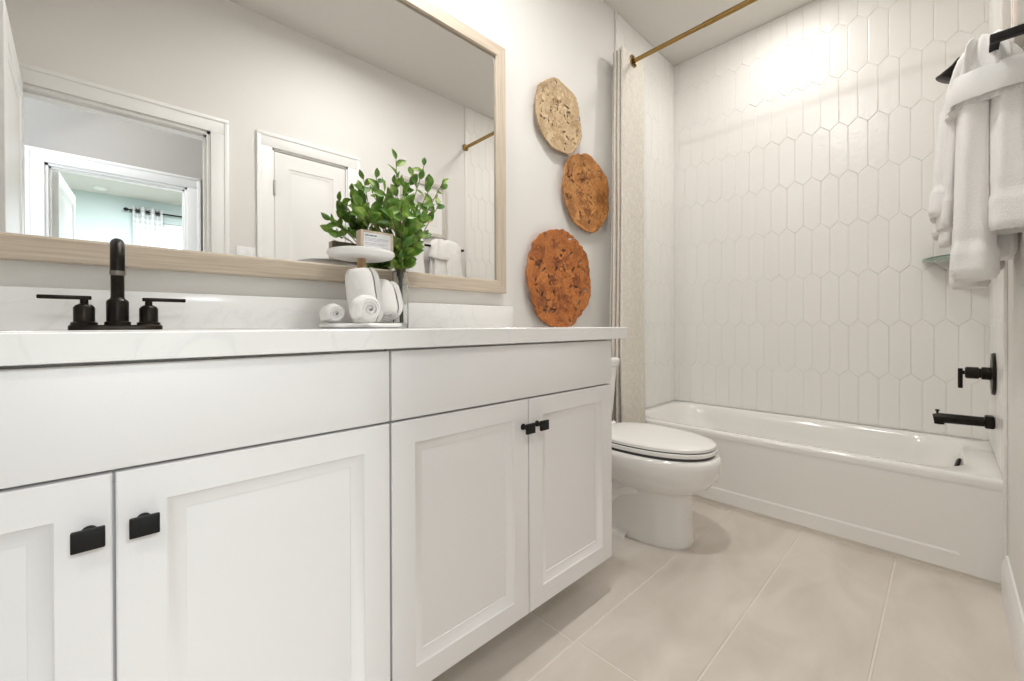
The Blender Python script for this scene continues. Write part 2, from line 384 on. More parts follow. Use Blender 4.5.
def baseboard(name, a, b, axis, out):
    prof = [(0, 0), (.015, 0), (.015, .098), (.011, .118), (.008, .124), (.005, .135), (0, .138)]
    rs = []
    for t in (a, b):
        rs.append([Vector((t, out[0] + out[1] * p, z)) if axis == 'x' else Vector((out[0] + out[1] * p, t, z)) for p, z in prof])
    return structure(MB().loft(rs).build(name, M['trimwhite']))
baseboard('baseboard_right', CX1 + .087, XTE - .003, 'x', (YR, 1))
baseboard('baseboard_left', 1.30, XTE - .003, 'x', (YW, -1))

# door frames: casing of three stepped boards, jamb lining
def casing(mb, x0, x1, z, y, out):
    c = .085
    for bx in (((x0 - c, z * 0), (x0, z)), ((x1, 0), (x1 + c, z)), ((x0 - c, z), (x1 + c, z + c))):
        (a, b_), (c_, d) = bx
        ya, yb = sorted((y, y + out * .014)); mb.box((a, ya, b_), (c_, yb, d), .002)
    for bx in (((x0 - c, 0), (x0 - c + .022, z + c - .022)), ((x1 + c - .022, 0), (x1 + c, z + c - .022)), ((x0 - c, z + c - .022), (x1 + c, z + c))):
        (a, b_), (c_, d) = bx
        ya, yb = sorted((y + out * .013, y + out * .019)); mb.box((a, ya, b_), (c_, yb, d), .003)
def jamb(mb, x0, x1, z, ya, yb):
    mb.box((x0 - .001, ya, 0), (x0 + .016, yb, z)); mb.box((x1 - .016, ya, 0), (x1 + .001, yb, z)); mb.box((x0, ya, z - .016), (x1, yb, z + .001))
    ym = (ya + yb) / 2
    mb.box((x0 + .016, ym - .006, 0), (x0 + .027, ym + .03, z - .016)); mb.box((x1 - .027, ym - .006, 0), (x1 - .016, ym + .03, z - .016)); mb.box((x0 + .016, ym - .006, z - .027), (x1 - .016, ym + .03, z - .016))
def hinge(mb, x, y, z):
    mb.tube([(x, y, z - .045), (x, y, z + .045)], .006, 10); mb.box((x - .001, y - .03, z - .044), (x + .001, y, z + .044))
leafpan = lambda x0, x1: [(0, .98, x0 + .095, .21, x1 - .095, .90), (.98, 9, x0 + .095, 1.04, x1 - .095, 1.915)]
# door_1: closed linen closet door in the right wall
d1 = sempty('door_1', ((CX0 + CX1) / 2, YR, 0))
mb = MB(); casing(mb, CX0, CX1, DZ, YR, 1); mb.build('door_casing', M['trimwhite'], d1)
mb = MB(); mb.box((CX0 - .001, WT, 0), (CX0 + .012, YR, DZ)); mb.box((CX1 - .012, WT, 0), (CX1 + .001, YR, DZ)); mb.box((CX0, WT, DZ - .012), (CX1, YR, DZ)); mb.build('door_jamb', M['trimwhite'], d1)
Mx = Matrix.Translation((0, YR - .004, 0)) @ Matrix.Diagonal((1, -1, 1, 1))
mb = MB(); panel_slab(mb, Mx, CX0 + .015, .01, CX1 - .015, DZ - .015, .035, leafpan(CX0, CX1), raised=.03); mb.build('door_leaf', M['trimwhite'], d1)
mb = MB(); [hinge(mb, CX0 + .013, YR + .004, z) for z in (.25, 1.05, 1.78)]; mb.build('hinge', M['steel'], d1)
# door_2: bathroom doorway with its leaf swung open against the front wall
d2 = sempty('door_2', ((DX0 + DX1) / 2, YR, 0))
mb = MB(); casing(mb, DX0, DX1, DZ, YR, 1); mb.build('door_casing', M['trimwhite'], d2)
mb = MB(); jamb(mb, DX0, DX1, DZ, WT, YR); mb.build('door_jamb', M['trimwhite'], d2)
LW = .70
Mx = Matrix.Translation((DX0 + .036, YR + .028, 0)) @ Matrix.Rotation(PI / 2 - .05, 4, 'Z')
mb = MB(); panel_slab(mb, Mx, 0, .01, LW, DZ - .012, .035, leafpan(0, LW), raised=.03, back=True); mb.build('door_leaf', M['trimwhite'], d2)
mb = MB(); [hinge(mb, DX0 + .024, YR + .024, z) for z in (.25, 1.05, 1.78)]; mb.build('hinge', M['steel'], d2)

# hall and bedroom behind the doorway (seen in the mirror)
BX0, BX1 = -.345, .405
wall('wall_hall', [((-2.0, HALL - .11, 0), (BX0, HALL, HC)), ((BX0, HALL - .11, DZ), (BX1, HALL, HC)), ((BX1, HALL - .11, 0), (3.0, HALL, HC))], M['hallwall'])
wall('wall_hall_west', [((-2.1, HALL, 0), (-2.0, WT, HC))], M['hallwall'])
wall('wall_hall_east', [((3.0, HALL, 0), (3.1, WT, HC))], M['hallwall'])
wall('floor_hall', [((-2.1, BED, -.05), (3.1, WT, -.004))], M['carpet'])
wall('ceiling_hall', [((-2.1, BED - .1, HC), (3.1, WT, HC + .1))], M['ceiling'])
wall('wall_bedroom_west', [((-2.1, BED, 0), (-2.0, HALL - .11, HC))], M['bedwall'])
wall('wall_bedroom_east', [((3.0, BED, 0), (3.1, HALL - .11, HC))], M['bedwall'])
wall('wall_bedroom_inner', [((-2.0, HALL - .125, 0), (BX0 - .09, HALL - .11, HC)), ((BX0 - .09, HALL - .125, DZ + .09), (BX1 + .09, HALL - .11, HC)), ((BX1 + .09, HALL - .125, 0), (3.0, HALL - .11, HC))], M['bedwall'])
WX0, WX1, WZ0, WZ1 = .36, 1.9, .75, 2.5
wall('wall_bedroom', [((-2.1, BED - .12, 0), (WX0, BED, HC)), ((WX0, BED - .12, 0), (WX1, BED, WZ0)), ((WX0, BED - .12, WZ1), (WX1, BED, HC)), ((WX1, BED - .12, 0), (3.1, BED, HC))], M['bedwall'])
w1 = sempty('window_1', ((WX0 + WX1) / 2, BED, WZ0))
mb = MB()
for a, b in (((WX0, WZ0), (WX0 + .05, WZ1)), ((WX1 - .05, WZ0), (WX1, WZ1)), ((WX0, WZ0), (WX1, WZ0 + .05)), ((WX0, WZ1 - .05), (WX1, WZ1)), ((WX0, 1.52), (WX1, 1.57)), (((WX0 + WX1) / 2 - .025, WZ0), ((WX0 + WX1) / 2 + .025, WZ1))):
    mb.box((a[0], BED - .09, a[1]), (b[0], BED - .03, b[1]), .004)
mb.build('window_frame', M['trimwhite'], w1)
MB().box((WX0 + .04, BED - .063, WZ0 + .04), (WX1 - .04, BED - .059, WZ1 - .04)).build('window_pane', M['glass'], w1)
d3 = sempty('door_3', ((BX0 + BX1) / 2, HALL, 0))
mb = MB(); casing(mb, BX0, BX1, DZ, HALL, 1); mb.build('door_casing', M['trimwhite'], d3)
mb = MB(); jamb(mb, BX0, BX1, DZ, HALL - .11, HALL); mb.build('door_jamb', M['trimwhite'], d3)
Mx = Matrix.Translation((BX0 + .02, HALL - .13, 0)) @ Matrix.Rotation(-PI / 2 + .06, 4, 'Z')
mb = MB(); panel_slab(mb, Mx, 0, .01, .73, DZ - .012, .035, leafpan(0, .73), raised=.03, back=True); mb.build('door_leaf', M['trimwhite'], d3)
mb = MB(); [mb.box((BX0 + .016, HALL - .105, z - .05), (BX0 + .018, HALL - .062, z + .05)) for z in (.25, 1.05, 1.72)]; mb.build('hinge', M['steel'], d3)
# bedroom smoke detector, rod and curtain
t = MB().lathe([(.02, 0), (.068, 0), (.072, -.012), (.062, -.03), (.03, -.038), (.0, -.038)], (-.16, -5.15, HC), n=32).build('smoke_detector', M['plastic'], loc=(-.16, -5.15, HC))
tag(t, 'round white smoke detector on the bedroom ceiling seen through the doorways', 'smoke detector')
rod = thing('curtain_rod', 'thin dark curtain rod over the bedroom window in the mirror', 'curtain rod', (.1, BED + .09, 2.62))
MB().tube([(.12, BED + .09, 2.62), (2.1, BED + .09, 2.62)], .012, 12).build('rod', M['black'], rod)
MB().lathe([(.001, -.05), (.02, -.04), (.026, -.02), (.02, 0)], (.12, BED + .09, 2.62), axis=(1, 0, 0), n=16).build('finial', M['black'], rod)
mb = MB(); mb.box((.15, BED, 2.61), (.165, BED + .075, 2.63)); mb.build('bracket', M['black'], rod)
MB().box((2.05, BED, 2.61), (2.065, BED + .075, 2.63)).build('bracket', M['black'], rod)
bc = thing('window_curtain', 'white striped grommet curtain hanging beside the bedroom window in the mirror', 'curtain', (.33, BED + .09, .02))
pts = []
for i in range(97):
    u = i / 96; pts.append((.17 + .33 * u, BED + .09 + .045 * math.cos(u * 2 * PI * 3.0)))
rs = [[Vector((x, y, z)) for x, y in pts] for z in [.03 + (2.68 - .03) * k / 12 for k in range(13)]]
MB().loft(rs, False, False, closed=False).build('cloth', M['bedcurtain'], bc, solid=.004)
mb = MB()
for k in range(6):
    x = .17 + .33 * (k + .5) / 6
    mb.tube([(x + .028 * math.cos(a), BED + .09 + (.004 if k % 2 else -.004) + .012 * math.cos(a) * (1 if k % 2 else -1), 2.62 + .03 * math.sin(a)) for a in [2 * PI * i / 20 for i in range(21)]], .007, 8)
mb.build('grommets', M['darkfab'], bc)

# ------------------------------------------------------------------ vanity cabinets
YD, ZB = .796, .125
def knob(x, z, parent):
    mb = MB(); y = YD
    mb.lathe([(.0085, 0), (.0085, -.003), (.006, -.005), (.006, -.020), (.0085, -.024), (.0085, -.026)], (x, y, z), axis=(0, 1, 0), n=20)
    mb.box((x - .016, y - .033, z - .0135), (x + .016, y - .0255, z + .0135), .0015)
    return mb.build('knob', M['black'], parent)
def cabinet(label, x0, xm, x1, bx0, bx1):
    t = thing('vanity_cabinet', label, 'cabinet', ((x0 + x1) / 2, 1.08, 0))
    mb = MB(); mb.box((bx0 + .0181, YD + .022, .112), (bx1 - .0181, 1.359, .12)); mb.box((bx0, YD + .022, .112), (bx0 + .018, 1.359, .872)); mb.box((bx1 - .018, YD + .022, .112), (bx1, 1.359, .872))
    mb.box((bx0, 1.3595, .112), (bx1, 1.372, .872)); mb.box((bx0 + .0181, YD + .0225, .70), (bx1 - .0181, YD + .04, .8715)); mb.box((bx0 + .0181, YD + .0225, .1201), (bx1 - .0181, YD + .04, .16))
    mb.box((xm - .02, YD + .023, .161), (xm + .02, YD + .039, .699)); mb.box((bx0 + .019, YD + .023, .161), (bx0 + .035, YD + .039, .699)); mb.box((bx1 - .035, YD + .023, .161), (bx1 - .019, YD + .039, .699))
    mb.build('carcass', M['cab'], t)
    MB().box((bx0 + .002, .955, 0), (bx1 - .002, .97, .112)).build('toe_kick', M['cab'], t)
    g = .0018
    mb = MB(); mb.box((x0 + g, YD, .7225), (x1 - g, YD + .02, .8685), .002); mb.build('drawer_front', M['cab'], t)
    for a, b, kx in ((x0, xm, xm - .024), (xm, x1, xm + .031)):
        mb = MB(); Mx = Matrix.Translation((0, YD, 0))
        panel_slab(mb, Mx, a + g, ZB, b - g, .7175, .02, [(0, 9, a + .056, ZB + .054, b - .056, .7175 - .05)], depth=.013, slope=.024, raised=0)
        dr = mb.build('door', M['cab'], t); knob(kx, .645, dr)
    return t
cabinet('white two-door vanity cabinet under the sink and black faucet', -.4155, -.0045, .4096, -.42, .407)
cabinet('white two-door vanity cabinet beside the toilet', .4106, .8217, 1.2328, .412, 1.2315)

# countertop with oval sink cut out, backsplash, basin
ct = thing('countertop', 'white quartz vanity countertop with low backsplash', 'countertop', (.42, 1.08, .874))
N_ = 96; x0c, x1c, y0c, y1c = -.445, 1.30, .776, 1.376; scx, scy, sa, sb = 0.0, 1.02, .215, .15
def rect_pt(a):
    cx, cy = scx, scy; dx, dy = math.cos(a), math.sin(a)
    ts = []
    if dx > 1e-9: ts.append((x1c - cx) / dx)
    if dx < -1e-9: ts.append((x0c - cx) / dx)
    if dy > 1e-9: ts.append((y1c - cy) / dy)
    if dy < -1e-9: ts.append((y0c - cy) / dy)
    t_ = min(ts); return (cx + dx * t_, cy + dy * t_)
angs = sorted([2 * PI * i / N_ for i in range(N_)] + [math.atan2(y - scy, x - scx) % (2 * PI) for x in (x0c, x1c) for y in (y0c, y1c)])
orect = [rect_pt(a) for a in angs]; oin = [(scx + sa * math.cos(a), scy + sb * math.sin(a)) for a in angs]
shr = lambda P, d: [(x + (d if x < x0c + 1e-6 else -d if x > x1c - 1e-6 else 0), y + (d if y < y0c + 1e-6 else -d if y > y1c - 1e-6 else 0)) for x, y in P]
zt, zb_ = .914, .874
mb = MB(); mb.loft([[Vector((*p, zb_)) for p in oin], [Vector((*p, zt - .003)) for p in oin], [Vector((x + (x - scx) * .015, y + (y - scy) * .015, zt)) for x, y in oin],
         [Vector((*p, zt)) for p in shr(orect, .002)], [Vector((*p, zt - .002)) for p in orect], [Vector((*p, zb_ + .001)) for p in orect], [Vector((*p, zb_)) for p in shr(orect, .001)], [Vector((*p, zb_)) for p in oin]], False, False)
mb.build('slab', M['quartz'], ct)
MB().box((x0c, YW - .022, .914), (1.302, YW - .001, 1.007), .002).build('backsplash', M['quartz'], ct)
mb = MB(); mb.loft([[Vector((scx + (sa + .012) * s_ * math.cos(a), scy + (sb + .012) * s_ * math.sin(a), z)) for a in angs] for s_, z in ((1.05, .873), (1.0, .873), (.97, .85), (.90, .79), (.72, .75), (.4, .735), (.08, .73))], False, True)
sk = mb.build('sink_basin', M['ceramic'], ct, solid=.006)
MB().lathe([(.024, 0), (.024, .004), (.018, .005), (.0, .003)], (scx, scy, .735), n=24).build('drain', M['bronze'], sk)

# ------------------------------------------------------------------ faucet
FY = 1.25
fa = thing('faucet', 'dark bronze two-handle faucet standing on the countertop', 'faucet', (.001, FY, .914))
mb = MB(); mb.loft([ring(.001, FY, z, a, b_, b_, 40, 3.5) for z, a, b_ in ((.914, .075, .028), (.922, .075, .028), (.925, .073, .026))]); mb.build('base_plate', M['bronze'], fa)
mb = MB(); mb.lathe([(.0215, .0), (.0215, .006), (.0185, .008), (.0185, .050), (.0165, .054), (.0125, .057), (.0115, .060)], (.001, FY, .925))
mb.build('spout_body', M['bronze'], fa)
path = [(.001, FY, .98), (.001, FY, 1.035)] + [(.001, FY - .054 + .054 * math.cos(a), 1.046 + .048 * math.sin(a)) for a in [PI * k / 14 for k in range(15)]] + [(.001, FY - .108, 1.030)]
MB().tube(path, .0112, 20).build('spout', M['bronze'], fa)
MB().lathe([(.0118, 0), (.0118, -.008), (.009, -.0085), (.009, -.004)], (.001, FY - .108, 1.032), n=20).build('aerator', M['aer'], fa)
for sg in (-1, 1):
    hx = .001 + sg * .051
    mb = MB(); mb.lathe([(.0205, 0), (.0205, .005), (.0165, .007), (.0165, .036), (.0135, .041), (.0065, .045), (.0065, .056)], (hx, FY, .925)); hb = mb.build('handle', M['bronze'], fa)
    mb = MB(); xa, xb = sorted((hx - sg * .011, hx + sg * .066)); mb.box((xa, FY - .0065, .978), (xb, FY + .0065, .986), .0015); mb.build('lever', M['bronze'], hb)

# ------------------------------------------------------------------ wall mirror
mi = thing('wall_mirror', 'large rectangular mirror in a pale limed oak frame above the vanity', 'mirror', (.41, YW, 1.064))
mx0, mx1, mz0, mz1, fw = -.44, 1.254, 1.064, 2.149, .055
yb_, yf_ = YW - .001, YW - .03
def rail(name, mat, a, b, horiz):
    mb = MB()
    (xa, za), (xb, zb2) = a, b
    prof = [(0, yb_), (0, yf_ + .003), (.003, yf_), (fw - .006, yf_), (fw, yf_ + .007), (fw, yb_)]
    rs = []
    for end in (0, 1):
        r_ = []
        for d, y in prof:
            if horiz:
                z = za + d if horiz > 0 else za - d; r_.append(Vector((xa + d if end == 0 else xb - d, y, z)))
            else:
                x = xa + d if xa < .4 else xa - d; r_.append(Vector((x, y, za + d if end == 0 else zb2 - d)))
        rs.append(r_)
    return mb.loft(rs).build(name, mat, mi)
rail('frame_bottom_rail', M['oak_x'], (mx0, mz0), (mx1, mz0), 1)
rail('frame_top_rail', M['oak_x'], (mx0, mz1), (mx1, mz1), -1)
rail('frame_stile', M['oak_z'], (mx0, mz0), (mx0, mz1), 0)
rail('frame_stile', M['oak_z'], (mx1, mz0), (mx1, mz1), 0)
MB().box((mx0 + fw - .004, YW - .017, mz0 + fw - .004), (mx1 - fw + .004, YW - .011, mz1 - fw + .004)).build('mirror_glass', M['mirror'], mi)

# ------------------------------------------------------------------ wall discs
def disc(label, cx, cz, R, mat, seed):
    rnd = random.Random(seed); NR, NA = 56, 220
    holes = []
    for k in range(36):
        a = rnd.uniform(0, 2 * PI); rr = math.sqrt(rnd.uniform(.04, .80)) * R
        holes.append((rr * math.cos(a), rr * math.sin(a), rnd.uniform(0, PI), rnd.uniform(.007, .0155) * R / .2, rnd.uniform(.0034, .0056) * R / .2))
    lob = [rnd.uniform(0, 2 * PI) for _ in range(4)]
    def edge(a):
        e_ = 1 + .012 * math.sin(3 * a + lob[0]) + .016 * math.sin(7 * a + lob[1]) + .030 * noise.noise(Vector((math.cos(a) * 9, math.sin(a) * 9 + seed, 2))) + .010 * abs(math.sin(6.5 * a + lob[2])) + .012 * noise.noise(Vector((math.cos(a) * 7 + seed, math.sin(a) * 7, 0)))
        return R * e_ * .975
    vs, fs = [], []
    def pt(i, j):
        a = 2 * PI * j / NA; q = .02 + .98 * i / NR; r_ = edge(a) * q if q > .6 else edge(a) * q * 1
        x, z = r_ * math.cos(a), r_ * math.sin(a)
        dep = .008 + .020 * q ** 2.2 + .0030 * noise.noise(Vector((x * 28 + seed, z * 28, 1.3))) + .003 * noise.noise(Vector((x * 70, z * 70 + seed, 4.1)))
        dep += .004 * q * math.sin(5 * a + lob[3]) * q * q
        return x, z, dep
    for i in range(NR + 1):
        for j in range(NA):
            x, z, d_ = pt(i, j); vs.append((cx + x, YW - .004 - d_, cz + z))
    for i in range(NR):
        for j in range(NA):
            x, z, _ = pt(i + .5, j + .5); skip = False
            for hx, hz, ha, la, lb in holes:
                dx, dz = x - hx, z - hz; u = dx * math.cos(ha) + dz * math.sin(ha); v = -dx * math.sin(ha) + dz * math.cos(ha)
                if (u / la) ** 2 + (v / lb) ** 2 < 1: skip = True; break
            if not skip: fs.append([i * NA + j, i * NA + (j + 1) % NA, (i + 1) * NA + (j + 1) % NA, (i + 1) * NA + j])
    fs.append([j for j in range(NA)])
    mb = MB(); mb.add(vs, fs)
    o = mb.build('wall_disc', mat, loc=(cx, YW, cz), solid=.006)
    return tag(o, label, 'wall decor')
disc('topmost pale tan pierced wooden wall disc', 1.622, 1.975, .184, M['disc_tan'], 11)
disc('amber brown pierced wooden wall disc hung between the tan and rust ones', 1.852, 1.640, .214, M['disc_orange'], 23)
disc('lowest and largest rust orange pierced wooden wall disc', 1.628, 1.157, .255, M['disc_rust'], 37)

# ------------------------------------------------------------------ toilet
TX = 1.730
to = thing('toilet', 'white two-piece toilet with closed lid between vanity and bathtub', 'toilet', (TX, 1.0, 0))
BC = .96
def tr_(z, front, back, hw, e=2.2): return ring(TX, BC, z - (.013 if z > .3 else .013 * max(0, z - .2) / .1), hw, back - BC, BC - front, 56, e)
mb = MB(); mb.loft([tr_(0, .735, 1.22, .126, 2.5), tr_(.012, .732, 1.225, .129, 2.5), tr_(.03, .737, 1.22, .123, 2.5), tr_(.10, .741, 1.19, .119, 2.4), tr_(.18, .742, 1.17, .119, 2.4), tr_(.208, .739, 1.18, .121, 2.3),
                    tr_(.220, .731, 1.185, .129, 2.2), tr_(.236, .705, 1.19, .150, 2.15), tr_(.266, .664, 1.20, .180, 2.1), tr_(.30, .640, 1.21, .197, 2.1), tr_(.335, .630, 1.213, .204, 2.1), tr_(.362, .627, 1.215, .206, 2.1), tr_(.380, .626, 1.215, .206, 2.1), tr_(.392, .632, 1.21, .201, 2.1), tr_(.396, .65, 1.18, .186, 2.1)])
bowl = mb.build('bowl', M['ceramic'], to, angle=60)
mb = MB()
pth = smooth_path([(TX - .085, .93, .235), (TX - .10, 1.02, .20), (TX - .105, 1.09, .14), (TX - .10, 1.17, .07), (TX - .10, 1.2, .02)], 6)
mb.tube(pth, [.05] * len(pth), 16); pth = [(2 * TX - p.x, p.y, p.z) for p in pth]; mb.tube(pth, [.05] * len(pth), 16); mb.build('trapway', M['ceramic'], bowl, angle=60)
for sg in (-1, 1):
    MB().lathe([(.015, 0), (.015, .006), (.009, .014), (0, .016)], (TX + sg * .128, 1.02, .0), n=16).build('bolt_cap', M['ceramic'], to)
mb = MB(); mb.loft([tr_(.0, 1.0, 1.22, .15, 3), tr_(.012, 1.0, 1.22, .148, 3), tr_(.03, 1.02, 1.2, .11, 3)]); mb.build('rear_foot', M['ceramic'], to)
# dark slabs painting the shade in the gaps, with seat ring and lid
mb = MB(); mb.loft([tr_(.393, .652, 1.14, .187), tr_(.408, .652, 1.14, .187)]); mb.build('seat_gap_shade', M['gapshade'], to)
mb = MB(); mb.loft([tr_(.4065, .646, 1.15, .188), tr_(.409, .643, 1.152, .191), tr_(.421, .643, 1.152, .191), tr_(.424, .647, 1.15, .187), tr_(.424, .66, 1.145, .175)]); mb.build('seat', M['seat'], to)
mb = MB(); mb.loft([tr_(.423, .653, 1.14, .183), tr_(.430, .653, 1.14, .183)]); mb.build('seat_gap_shade', M['gapshade'], to)
mb = MB(); mb.loft([tr_(.428, .649, 1.155, .186), tr_(.430, .646, 1.157, .189), tr_(.440, .647, 1.157, .188), tr_(.446, .657, 1.15, .179), tr_(.450, .70, 1.13, .145), tr_(.452, .80, 1.06, .07)]); mb.build('lid', M['seat'], to)
mb = MB(); mb.tube([(TX - .09, 1.165, .425), (TX + .09, 1.165, .425)], .013, 14); mb.build('hinge', M['seat'], to)
def tk(z, y0, y1, hw, e=7): return ring(TX, (y0 + y1) / 2, z, hw, (y1 - y0) / 2, (y1 - y0) / 2, 56, e)
mb = MB(); mb.loft([tk(.39, 1.22, 1.365, .14), tk(.40, 1.212, 1.367, .165), tk(.47, 1.206, 1.368, .172), tk(.60, 1.200, 1.37, .186), tk(.705, 1.196, 1.37, .200)]); mb.build('tank', M['ceramic'], to, angle=60)
mb = MB(); mb.loft([tk(.704, 1.195, 1.371, .201), tk(.709, 1.187, 1.374, .208), tk(.738, 1.184, 1.375, .211), tk(.748, 1.188, 1.373, .208), tk(.752, 1.20, 1.365, .198)]); mb.build('tank_lid', M['ceramic'], to, angle=60)
mb = MB(); mb.tube([(TX - .15, 1.2, .66), (TX - .15, 1.178, .66)], .010, 12); mb.tube([(TX - .155, 1.178, .66), (TX - .10, 1.170, .652), (TX - .07, 1.168, .648)], [.007, .006, .007], 10); mb.build('flush_lever', M['steel'], to)

# ------------------------------------------------------------------ bathtub
tb = thing('bathtub', 'white built-in bathtub with plain apron front in the tiled alcove', 'bathtub', ((XT + XF) / 2, .62, 0))
X0, X1, Y0, Y1 = XT, XF - .001, YR + .003, YW - .003
def rrect(x0, x1, y0, y1, z, rc, n=10):
    out = []
    for cx, cy, a0 in ((x1 - rc, y1 - rc, 0), (x0 + rc, y1 - rc, PI / 2), (x0 + rc, y0 + rc, PI), (x1 - rc, y0 + rc, 1.5 * PI)):
        for k in range(n + 1):
            a = a0 + PI / 2 * k / n; out.append(Vector((cx + rc * math.cos(a), cy + rc * math.sin(a), z)))
    return out
mb = MB()
mb.loft([rrect(X0 + .002, X1, Y0, Y1, TT - .035, .004), rrect(X0, X1, Y0, Y1, TT - .014, .004), rrect(X0 + .003, X1, Y0, Y1, TT - .004, .004), rrect(X0 + .012, X1 - .004, Y0 + .004, Y1 - .004, TT, .006),
         rrect(X0 + .062, X1 - .062, Y0 + .085, Y1 - .075, TT - .003, .16), rrect(X0 + .070, X1 - .070, Y0 + .093, Y1 - .085, TT - .012, .165), rrect(X0 + .085, X1 - .085, Y0 + .105, Y1 - .11, TT - .06, .17),
         rrect(X0 + .11, X1 - .11, Y0 + .14, Y1 - .22, .14, .17), rrect(X0 + .14, X1 - .14, Y0 + .18, Y1 - .28, .085, .17), rrect(X0 + .20, X1 - .20, Y0 + .26, Y1 - .36, .072, .13)], False, True)
mb.build('basin', M['tub'], tb, angle=50)
# apron with shallow framed panel fading out towards the top
mb = MB()
def ap(y0, y1, z0, z1, d0, d1): return [Vector((XT + d0, y0, z0)), Vector((XT + d0, y1, z0)), Vector((XT + d1, y1, z1)), Vector((XT + d1, y0, z1))]
top = TT - .03
mb.loft([[Vector((XT + .3, Y0, .0)), Vector((XT + .3, Y1, .0)), Vector((XT + .3, Y1, top)), Vector((XT + .3, Y0, top))], ap(Y0, Y1, .017, top, .012, .004), ap(Y0, Y1, .0175, top, .002, .004), ap(Y0, Y1, .030, top, .003, .004)][1:] +
        [ap(Y0 + .105, Y1 - .085, .078, .30, .003, .004), ap(Y0 + .113, Y1 - .093, .086, .30, .0075, .004)], False, True)
mb.box((XT + .02, Y0, 0), (XT + .05, Y1, top))
mb.build('apron', M['tub'], tb, angle=20)
mb = MB(); mb.box((XT + .006, Y0, 0), (XT + .02, Y1, .0172)); mb.build('base_strip', M['fgrout'], tb)
mb = MB(); mb.lathe([(.0, -.001), (.033, -.001), (.033, .006), (.026, .010), (0, .011)], (2.583, Y0 + .1065, .318), axis=(0, 1, .25), n=28); mb.build('overflow_cover', M['bronze'], tb)

# tub spout, valve, shower head, glass shelf on the right tiled wall
YT = YR + .0075
sp = thing('tub_spout', 'dark bronze tub spout low on the tiled wall', 'tub spout', (2.6, YT, .515))
mb = MB(); mb.box((2.575, YT, .490), (2.625, YT + .028, .542), .006); mb.build('flange', M['bronze'], sp)
path = [(2.6, YT + .02, .514), (2.6, YT + .12, .512), (2.6, YT + .158, .511), (2.6, YT + .176, .508)]
mb = MB(); mb.tube(path, [.020, .021, .021, .018], 20); mb.lathe([(.016, 0), (.017, -.012), (.014, -.012), (.014, -.004)], (2.6, YT + .158, .497), n=18); mb.build('spout', M['bronze'], sp)
mb = MB(); mb.tube([(2.6, YT + .164, .528), (2.6, YT + .164, .542)], .004, 10); mb.lathe([(.007, 0), (.007, .007), (0, .008)], (2.6, YT + .164, .540), n=12); mb.build('diverter_knob', M['bronze'], sp)
va = thing('shower_valve', 'dark bronze shower valve with round plate above the tub spout', 'shower valve', (2.6, YT, .715))
MB().lathe([(.0, 0), (.086, 0), (.087, .004), (.083, .009), (.03, .012), (0, .012)], (2.6, YT, .715), axis=(0, 1, 0), n=48).build('escutcheon', M['bronze'], va)
mb = MB(); mb.lathe([(.026, .01), (.026, .035), (.020, .037), (.020, .042), (.0245, .044), (.0245, .078), (.020, .082), (.008, .083), (.008, .096)], (2.6, YT, .715), axis=(0, 1, 0), n=28); hd = mb.build('handle', M['bronze'], va)
MB().box((2.592, YT + .088, .648), (2.608, YT + .103, .732), .003).build('lever', M['bronze'], hd)
sh = thing('overhead_shower', 'dark bronze bell shower head poking out behind the hung towels', 'shower head', (2.58, YT, 2.08))
MB().lathe([(0, 0), (.032, 0), (.032, .004), (.014, .010), (0, .010)], (2.58, YT, 2.035), axis=(0, 1, 0), n=28).build('wall_flange', M['bronze'], sh)
hc = Vector((2.58, .0, 1.966)); ax = Vector((0, .50, -.866)).normalized()
pe = hc - ax * .070
MB().tube(smooth_path([(2.58, YT, 2.035), (2.58, YT + .045, 2.037), pe - ax * .012, pe]), .0095, 14).build('arm', M['bronze'], sh)
mb = MB(); mb.lathe([(.012, -.085), (.015, -.07), (.017, -.055), (.036, -.010), (.040, -.003), (.040, 0), (.036, .002), (0, .002)], hc, axis=ax, n=36); mb.build('head', M['bronze'], sh)
gs = MB(); R_ = .222; xa, ya, za = XF - .0075, YR + .008, 1.233
rs = []
for z, s_ in ((za, 1), (za + .008, 1)):
    rs.append([Vector((xa, ya, z))] + [Vector((xa - R_ * math.sin(a), ya + R_ * math.cos(a), z)) for a in [PI / 2 * k / 24 for k in range(25)]])
o = gs.loft(rs).build('corner_shelf', M['greenglass'], loc=(xa - .09, ya + .09, za)); tag(o, 'green-edged glass corner shelf on the shower tile below the towels', 'shelf')

# ------------------------------------------------------------------ curtain rod and shower curtain
RX, RZ = 2.18, 2.455
rd = thing('shower_rod', 'brass shower rod spanning the alcove near the ceiling', 'shower rod', (RX, .62, RZ))
mb = MB(); mb.tube([(RX, YR + .01, RZ), (RX, .86, RZ)], .0135, 20); mb.build('outer_tube', M['brass'], rd)
mb = MB(); mb.tube([(RX, .80, RZ), (RX, YW - .01, RZ)], .0118, 20); mb.build('inner_tube', M['brass'], rd)
for y, s_ in ((YW - .002, -1), (YR + .002, 1)):
    MB().lathe([(0, 0), (.030, 0), (.030, .006), (.018, .022), (0, .024)], (RX, y, RZ), axis=(0, s_, 0), n=28).build('end_flange', M['brass'], rd)
sc_ = thing('shower_curtain', 'oatmeal woven shower curtain bunched at the left end of the rod', 'shower curtain', (2.12, 1.28, .16))
ctrl = []; NP = 7; ya0, dy = 1.262, .0112
